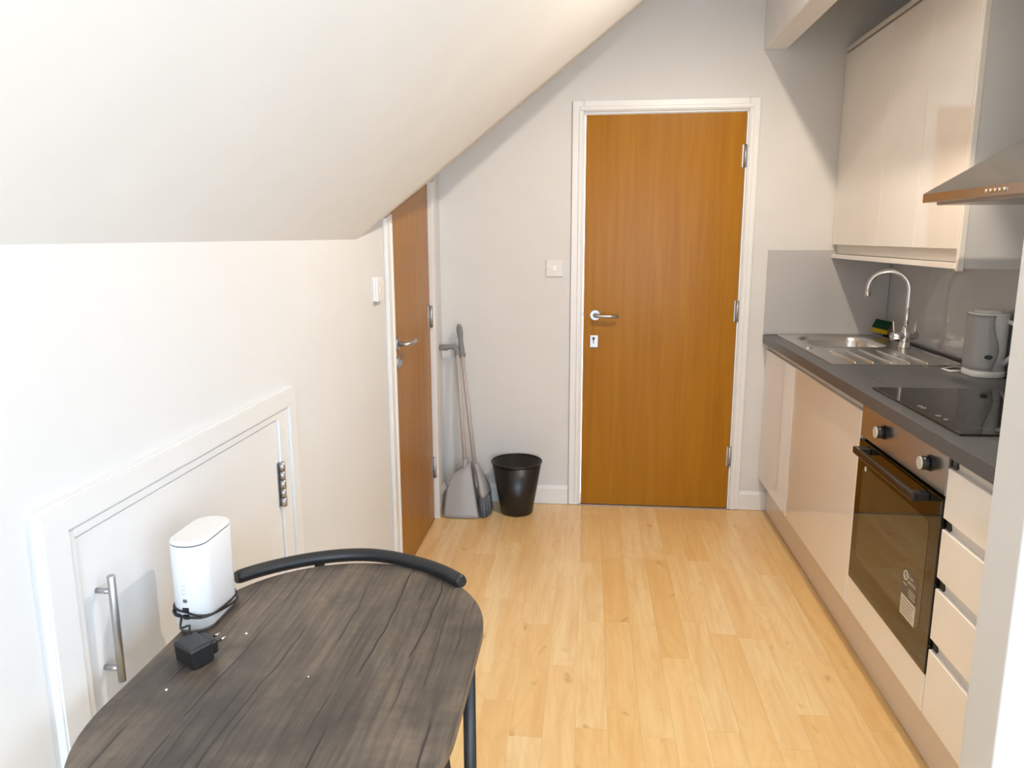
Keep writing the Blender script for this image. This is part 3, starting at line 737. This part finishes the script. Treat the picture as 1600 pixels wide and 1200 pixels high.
# ================================================================== TABLE, CHAIR AND THINGS ON IT
TCX, TR, TYN, TYF, TZ = -0.4265, 0.2555, 0.910, 1.167, 0.75
def stadium(off, n=40):
    out = []
    for i in range(n+1):
        a = PI*i/n; out.append((TCX+(TR-off)*math.cos(a), TYF+(TR-off)*math.sin(a)))
    for i in range(n+1):
        a = PI+PI*i/n; out.append((TCX+(TR-off)*math.cos(a), TYN+(TR-off)*math.sin(a)))
    return out
tb = thing('table', (TCX, 1.04, 0.002), 'small oval dark wood table with black metal legs against the left wall', 'table')
b = B(); loft(b, [[(x, y, z) for x, y in stadium(o)] for o, z in ((0.003, TZ-0.022), (0.0, TZ-0.019), (0.0, TZ-0.003), (0.0025, TZ))], smooth=False)
obj('tabletop', b, M['table'], tb)
b = B(); loft(b, [[(x, y, z) for x, y in stadium(o)] for o, z in ((0.030, TZ-0.045), (0.030, TZ-0.0225))], smooth=False); obj('apron', b, M['metalblk'], tb)
for x in (TCX-0.226, TCX+0.226):
    for y in (0.875, 1.205):
        b = B(); cyl(b, (x, y, 0.004), (x, y, TZ-0.0225), 0.0115, n=20); lg = obj('leg', b, M['metalblk'], tb)
        b = B(); cyl(b, (x, y, 0.002), (x, y, 0.010), 0.0128, n=20); obj('foot', b, M['black'], lg)

CX = -0.4465
ch = thing('chair', (CX, 1.28, 0.002), 'black metal chair with curved back rail tucked under the oval table', 'chair')
railp = [(-0.672, 1.312), (-0.645, 1.345), (-0.605, 1.380), (-0.555, 1.412), (-0.50, 1.434), (-0.447, 1.4415), (-0.395, 1.433), (-0.345, 1.414), (-0.30, 1.391), (-0.262, 1.363), (-0.232, 1.333)]
def smooth_path(p, k=4):
    out = []
    for i in range(len(p)-1):
        p0 = Vector(p[max(i-1, 0)]); p1 = Vector(p[i]); p2 = Vector(p[i+1]); p3 = Vector(p[min(i+2, len(p)-1)])
        for j in range(k):
            t = j/k
            out.append(0.5*((2*p1)+(p2-p0)*t+(2*p0-5*p1+4*p2-p3)*t*t+(3*p1-p0-3*p2+p3)*t**3))
    out.append(Vector(p[-1])); return out
rp = smooth_path([(x, y, 0.758) for x, y in railp], 4)
rads = [0.0135]*len(rp); rads[0] = 0.011; rads[-1] = 0.010; rads[1] = 0.0133; rads[-2] = 0.0133
b = B(); tube(b, rp, rads, 18); obj('back_rail', b, M['metalblk'], ch)
for s_ in (-1, 1):
    xb = CX+s_*0.10
    b = B(); tube(b, smooth_path([(xb, 1.424, 0.752), (xb, 1.428, 0.60), (CX+s_*0.14, 1.415, 0.45), (CX+s_*0.17, 1.40, 0.20), (CX+s_*0.175, 1.41, 0.004)], 4), 0.0105, 12); obj('leg', b, M['metalblk'], ch)
    b = B(); tube(b, [(CX+s_*0.16, 1.10, 0.44), (CX+s_*0.165, 1.095, 0.2), (CX+s_*0.17, 1.09, 0.004)], 0.0105, 12); obj('leg', b, M['metalblk'], ch)
b = B(); tube(b, [(CX-0.16, 1.39, 0.43), (CX+0.16, 1.39, 0.43), (CX+0.16, 1.10, 0.43), (CX-0.16, 1.10, 0.43)], 0.009, 10, closed=True); obj('seat_frame', b, M['metalblk'], ch)
b = B(); lo_ = rrect(CX, 1.245, 0.175, 0.165, 0.08, 8)
loft(b, [[(x, y, 0.437) for x, y in rrect(CX, 1.245, 0.17, 0.16, 0.078, 8)], [(x, y, 0.44) for x, y in lo_], [(x, y, 0.452) for x, y in lo_], [(x, y, 0.456) for x, y in rrect(CX, 1.245, 0.17, 0.16, 0.078, 8)]], smooth=False); obj('seat', b, M['table'], ch)

# router
RX, RY, RT = -0.662, 1.180, 0.912
rr = thing('router', (RX, RY, TZ), 'white upright home router standing on the oval table', 'router')
def rl(z, o, tilt=0.0): return [(RX+x, RY+y, z+tilt*y) for x, y in rrect(0, 0, 0.033-o, 0.0645-o, 0.030-o*0.8, 10)]
b = B(); loft(b, [rl(TZ+0.0005, 0.003), rl(TZ+0.006, 0.0025)]); obj('foot_plate', b, M['gap'], rr)
b = B(); loft(b, [rl(TZ+0.006, 0.0015), rl(TZ+0.008, 0.0), rl(RT-0.010, 0.0), rl(RT-0.0085, 0.0008)]); obj('body', b, M['white'], rr)
b = B(); loft(b, [rl(RT-0.0085, 0.0022), rl(RT-0.0065, 0.0022)]); obj('seam', b, M['gap'], rr)
b = B(); loft(b, [rl(RT-0.0065, 0.0008), rl(RT-0.005, 0.0), rl(RT-0.0015, 0.0008), rl(RT, 0.004)]); obj('top_cap', b, M['white'], rr)
px, py = RX-0.0015, RY-0.0645
for nm, z0, z1, hw in (('reset_button', 0.806, 0.812, 0.0035), ('port', 0.788, 0.797, 0.0055), ('port', 0.776, 0.785, 0.0055)):
    b = B(); box(b, px-hw, px+hw, py-0.0008, py+0.006, z0, z1, 0.0004, 1); obj(nm, b, M['black'] if nm == 'port' else M['gap'], rr)
for i in range(3):
    b = B(); box(b, px-0.004, px+0.002, py-0.0006, py+0.004, 0.820+i*0.007, 0.823+i*0.007); obj('engraved_mark', b, M['carcass'], rr)

# power adapter with its cable wound round the router
pa = thing('power_adapter', (-0.595, 1.045, TZ), 'black two-pin power adapter with cable wound around the router foot', 'power adapter')
Rm = Matrix.Translation(Vector((-0.606, 1.040, TZ+0.0195))) @ Matrix.Rotation(math.radians(58), 4, 'Z') @ Matrix.Rotation(math.radians(-4), 4, 'Y')
b = B(); box(b, -0.024, 0.014, -0.026, 0.026, -0.018, 0.016, 0.004, 2); bmesh.ops.transform(b, matrix=Rm, verts=b.verts[:]); obj('case', b, M['black'], pa)
b = B(); box(b, 0.014, 0.026, -0.020, 0.020, -0.013, 0.011, 0.004, 2); bmesh.ops.transform(b, matrix=Rm, verts=b.verts[:]); obj('plug_collar', b, M['black'], pa)
for q in (-0.0095, 0.0095):
    b = B(); cyl(b, (0.025, q, 0), (0.037, q*0.97, 0), 0.0021, n=10); bmesh.ops.transform(b, matrix=Rm, verts=b.verts[:]); pn = obj('pin', b, M['black'], pa)
    b = B(); cyl(b, (0.037, q*0.97, 0), (0.046, q*0.94, 0), 0.0020, 0.0014, 10); bmesh.ops.transform(b, matrix=Rm, verts=b.verts[:]); obj('pin_tip', b, M['chrome'], pn)
def around(a, z, o=0.003):
    x, y = math.cos(a), math.sin(a)
    n_ = (abs(x)**3.2+abs(y)**3.2)**(-1/3.2)
    return (RX+(0.033+o)*x*n_, RY+(0.0645+o)*y*n_, z)
cp = [Rm @ Vector((0.0, 0.024, 0.012)), Rm @ Vector((0.012, 0.036, 0.022)), Vector((-0.660, 1.090, 0.775))]
tot = 2.6*2*PI
for i in range(64):
    t = i/63; a = -PI/2-0.25-t*tot
    z = 0.772+0.011*math.sin(a*1.0-2.6)+0.007*math.sin(t*9)+t*0.006
    cp.append(Vector(around(a, z, 0.0028+0.0012*math.sin(t*23))))
b = B(); tube(b, smooth_path(cp, 3), 0.0019, 8); obj('cable', b, M['cable'], pa)

for (x, y, r), lb in zip(((-0.5645, 1.123, 0.0021), (-0.6107, 0.9565, 0.0020), (-0.4145, 1.010, 0.0013)),
                         ('white crumb on the table just right of the power adapter', 'white crumb near the left edge of the table', 'tiny white crumb in the middle of the table')):
    b = B(); bmesh.ops.create_icosphere(b, subdivisions=1, radius=r)
    for v in b.verts: v.co = Vector((v.co.x*(1+0.3*random.random())+x, v.co.y*(1+0.3*random.random())+y, v.co.z*0.7+TZ+r*0.68))
    tag(obj('crumb', b, M['crumb'], loc=(x, y, TZ)), lb, 'crumb', 'crumbs on the table')

# ================================================================== BIN, BROOM, DUSTPAN
BXc, BYc = -0.356, 3.733
wbn = thing('waste_bin', (BXc, BYc, 0.003), 'round black plastic waste bin standing by the end wall', 'bin')
b = B(); lathe(b, [(0.0005, 0.003), (0.078, 0.003), (0.082, 0.006), (0.127, 0.272), (0.124, 0.272), (0.079, 0.012), (0.0005, 0.012)], BXc, BYc, 64); obj('body', b, M['bin'], wbn)
b = B(); tube(b, [(BXc+0.1275*math.cos(2*PI*i/64), BYc+0.1275*math.sin(2*PI*i/64), 0.274) for i in range(64)], 0.0045, 10, closed=True); obj('rim', b, M['bin'], wbn)

dp = thing('dustpan', (-0.63, 3.64, 0.003), 'grey long-handled dustpan standing upright beside the left door frame', 'dustpan')
def interp(t, tab):
    for (a, p), (c, q) in zip(tab[:-1], tab[1:]):
        if t <= c: return p+(q-p)*(t-a)/(c-a)
    return tab[-1][1]
def panpt(u, v):  # u across 0..1, v height 0..1 ; plate leans back slightly
    z = 0.004+0.262*v
    xl = interp(z, ((0, -0.7193), (0.06, -0.716), (0.1175, -0.7095), (0.15, -0.7035), (0.179, -0.694), (0.205, -0.680), (0.225, -0.661), (0.242, -0.633), (0.255, -0.612), (0.27, -0.603)))
    xr = -0.538-0.052*v
    return Vector((xl+(xr-xl)*u, 3.617+0.075*v-0.012*math.sin(u*PI), z))
b = B(); nu, nv = 14, 14
gr = [[b.verts.new(panpt(i/nu, j/nv)) for j in range(nv+1)] for i in range(nu+1)]
for i in range(nu):
    for j in range(nv):
        f = b.faces.new((gr[i][j], gr[i+1][j], gr[i+1][j+1], gr[i][j+1])); f.smooth = True
bmesh.ops.recalc_face_normals(b, faces=b.faces[:]); bmesh.ops.solidify(b, geom=b.faces[:], thickness=0.003)
obj('pan', b, M['pan'], dp)
b = B()
e0 = [panpt(1, t/10) for t in range(11)]
v0 = [b.verts.new(p+Vector((0.001, -0.006, 0))) for p in e0]; v1 = [b.verts.new(p+Vector((0.004-0.006*i/10, 0.045+0.006*i/10, 0))) for i, p in enumerate(e0)]
for i in range(10): b.faces.new((v0[i], v0[i+1], v1[i+1], v1[i]))
bmesh.ops.solidify(b, geom=b.faces[:], thickness=0.004); obj('side_wall', b, M['pan'], dp)
b = B()
e0 = [panpt(0, t/10) for t in range(11)]
v0 = [b.verts.new(p) for p in e0]; v1 = [b.verts.new(p+Vector((-0.004+0.006*i/10, 0.05, 0))) for i, p in enumerate(e0)]
for i in range(10): b.faces.new((v0[i], v0[i+1], v1[i+1], v1[i]))
bmesh.ops.solidify(b, geom=b.faces[:], thickness=0.003); obj('side_wall', b, M['pan'], dp)
p0, p1 = Vector((-0.614, 3.690, 0.225)), Vector((-0.668, 3.800, 0.832))
b = B(); cyl(b, p0+(p1-p0)*0.0, p1, 0.0105, n=18); obj('pole', b, M['stick'], dp)
b = B(); cyl(b, p0-(p1-p0)*0.03, p0+(p1-p0)*0.10, 0.0155, 0.012, 18); obj('socket', b, M['pan'], dp)
q = p1
b = B(); tube(b, [q+Vector((0.002, 0, -0.035)), q+Vector((0, 0, -0.005)), q+Vector((-0.004, 0, 0.012)), q+Vector((-0.016, 0, 0.020)), q+Vector((-0.040, 0, 0.019)), q+Vector((-0.062, 0, 0.016)), q+Vector((-0.086, 0, 0.014)), q+Vector((-0.098, 0, 0.012))],
              [0.0135, 0.015, 0.015, 0.013, 0.012, 0.0155, 0.0145, 0.006], 14)
gp = obj('grip', b, M['grip'], dp)
for i in range(6):
    x = -0.050-i*0.007; b = B(); tube(b, [q+Vector((x, 0.0152*math.cos(2*PI*k/14), 0.0155+0.0152*math.sin(2*PI*k/14))) for k in range(14)], 0.0011, 4, closed=True); obj('grip_ring', b, M['grip'], gp)

br = thing('broom', (-0.52, 3.70, 0.003), 'grey upright broom with clip leaning beside the dustpan', 'broom')
p0, p1 = Vector((-0.566, 3.715, 0.20)), Vector((-0.646, 3.815, 0.830))
b = B(); cyl(b, p0, p1, 0.0105, n=18); obj('pole', b, M['stick'], br)
q = p1
b = B(); tube(b, [q+Vector((0.004, 0, -0.035)), q+Vector((0, 0, 0.0)), q+Vector((-0.003, 0, 0.03)), q+Vector((-0.006, 0.002, 0.062)), q+Vector((-0.009, 0.004, 0.095)), q+Vector((-0.012, 0.005, 0.122)), q+Vector((-0.013, 0.006, 0.136))],
              [0.0135, 0.0145, 0.0135, 0.012, 0.0160, 0.0145, 0.006], 14); gp = obj('grip', b, M['grip'], br)
for i in range(6):
    z = 0.068+i*0.009; b = B(); tube(b, [q+Vector((-0.0065-(z-.06)*.09+0.0156*math.cos(2*PI*k/14), 0.003+0.0156*math.sin(2*PI*k/14), z)) for k in range(14)], 0.0011, 4, closed=True); obj('grip_ring', b, M['grip'], gp)
b = B(); tube(b, [q+Vector((0.0+0.013*math.cos(a), 0.013*math.sin(a)-0.002, -0.018)) for a in [2*PI*i/18 for i in range(18)]], 0.0045, 8, closed=True); tube(b, [q+Vector((0.012, -0.004, -0.018)), q+Vector((0.022, -0.008, -0.016))], 0.004, 8); tube(b, [q+Vector((-0.013, -0.004, -0.018)), q+Vector((-0.026, -0.012, -0.012))], 0.004, 8); obj('clip', b, M['grip'], br)
b = B(); hc = (-0.548, 3.725)
def oval(cx, cy, rx, ry, z, n=24): return [(cx+rx*math.cos(2*PI*i/n), cy+ry*math.sin(2*PI*i/n), z) for i in range(n)]
loft(b, [oval(-0.521, 3.724, 0.027, 0.096, 0.105), oval(-0.524, 3.724, 0.028, 0.096, 0.125), oval(-0.538, 3.722, 0.023, 0.058, 0.175), oval(-0.558, 3.718, 0.015, 0.020, 0.235), oval(-0.566, 3.715, 0.013, 0.013, 0.262)]); obj('head', b, M['pan'], br)
b = B()   # bristle tufts, joined: too many to pick apart
rb = random.Random(3)
for i in range(7):
    for j in range(22):
        x = -0.521+(-0.022+0.044*i/6); y = 3.722+(-0.090+0.180*j/21)
        if ((x+0.521)/0.027)**2+((y-3.722)/0.096)**2 > 1: continue
        xe = -0.516+(x+0.521)*1.25+rb.uniform(-.002, .002); ye = 3.722+(y-3.722)*1.08+rb.uniform(-.003, .003)
        cyl(b, (x, y, 0.107), (xe, ye, 0.004), 0.0036, 0.0042, 5)
bo = obj('bristles', b, M['bristle'], br); bo['kind'] = 'stuff'

# ================================================================== CEILING LAMP (above the frame)
lm = thing('ceiling_lamp', (LAMP[0], LAMP[1], LAMP[2]), 'small white spotlight on the ceiling above the kitchen floor', 'lamp')
zc = ceil_z(LAMP[0], LAMP[1])
b = B(); cyl(b, (LAMP[0], LAMP[1], LAMP[2]+0.03), (LAMP[0], LAMP[1], zc), 0.03, n=24); obj('stem', b, M['white'], lm)
b = B(); lathe(b, [(0.020, LAMP[2]+0.035), (0.048, LAMP[2]+0.03), (0.052, LAMP[2]-0.005), (0.049, LAMP[2]-0.005), (0.045, LAMP[2]+0.027), (0.019, LAMP[2]+0.031)], LAMP[0], LAMP[1], 32); obj('shade', b, M['white'], lm)
b = B(); bmesh.ops.create_uvsphere(b, u_segments=16, v_segments=10, radius=0.022)
bmesh.ops.translate(b, verts=b.verts[:], vec=Vector((LAMP[0], LAMP[1], LAMP[2]+0.008))); obj('bulb', b, M['lampglow'], lm)
pl = bpy.data.lights.new('lamp_light', 'SPOT'); pl.energy = LAMP_POWER; pl.spot_size = math.radians(178); pl.spot_blend = 0.45; pl.color = (1.0, 0.86, 0.69); pl.shadow_soft_size = 0.016
po = bpy.data.objects.new('lamp_light', pl); C.objects.link(po); po.location = (LAMP[0], LAMP[1], LAMP[2]-0.03)
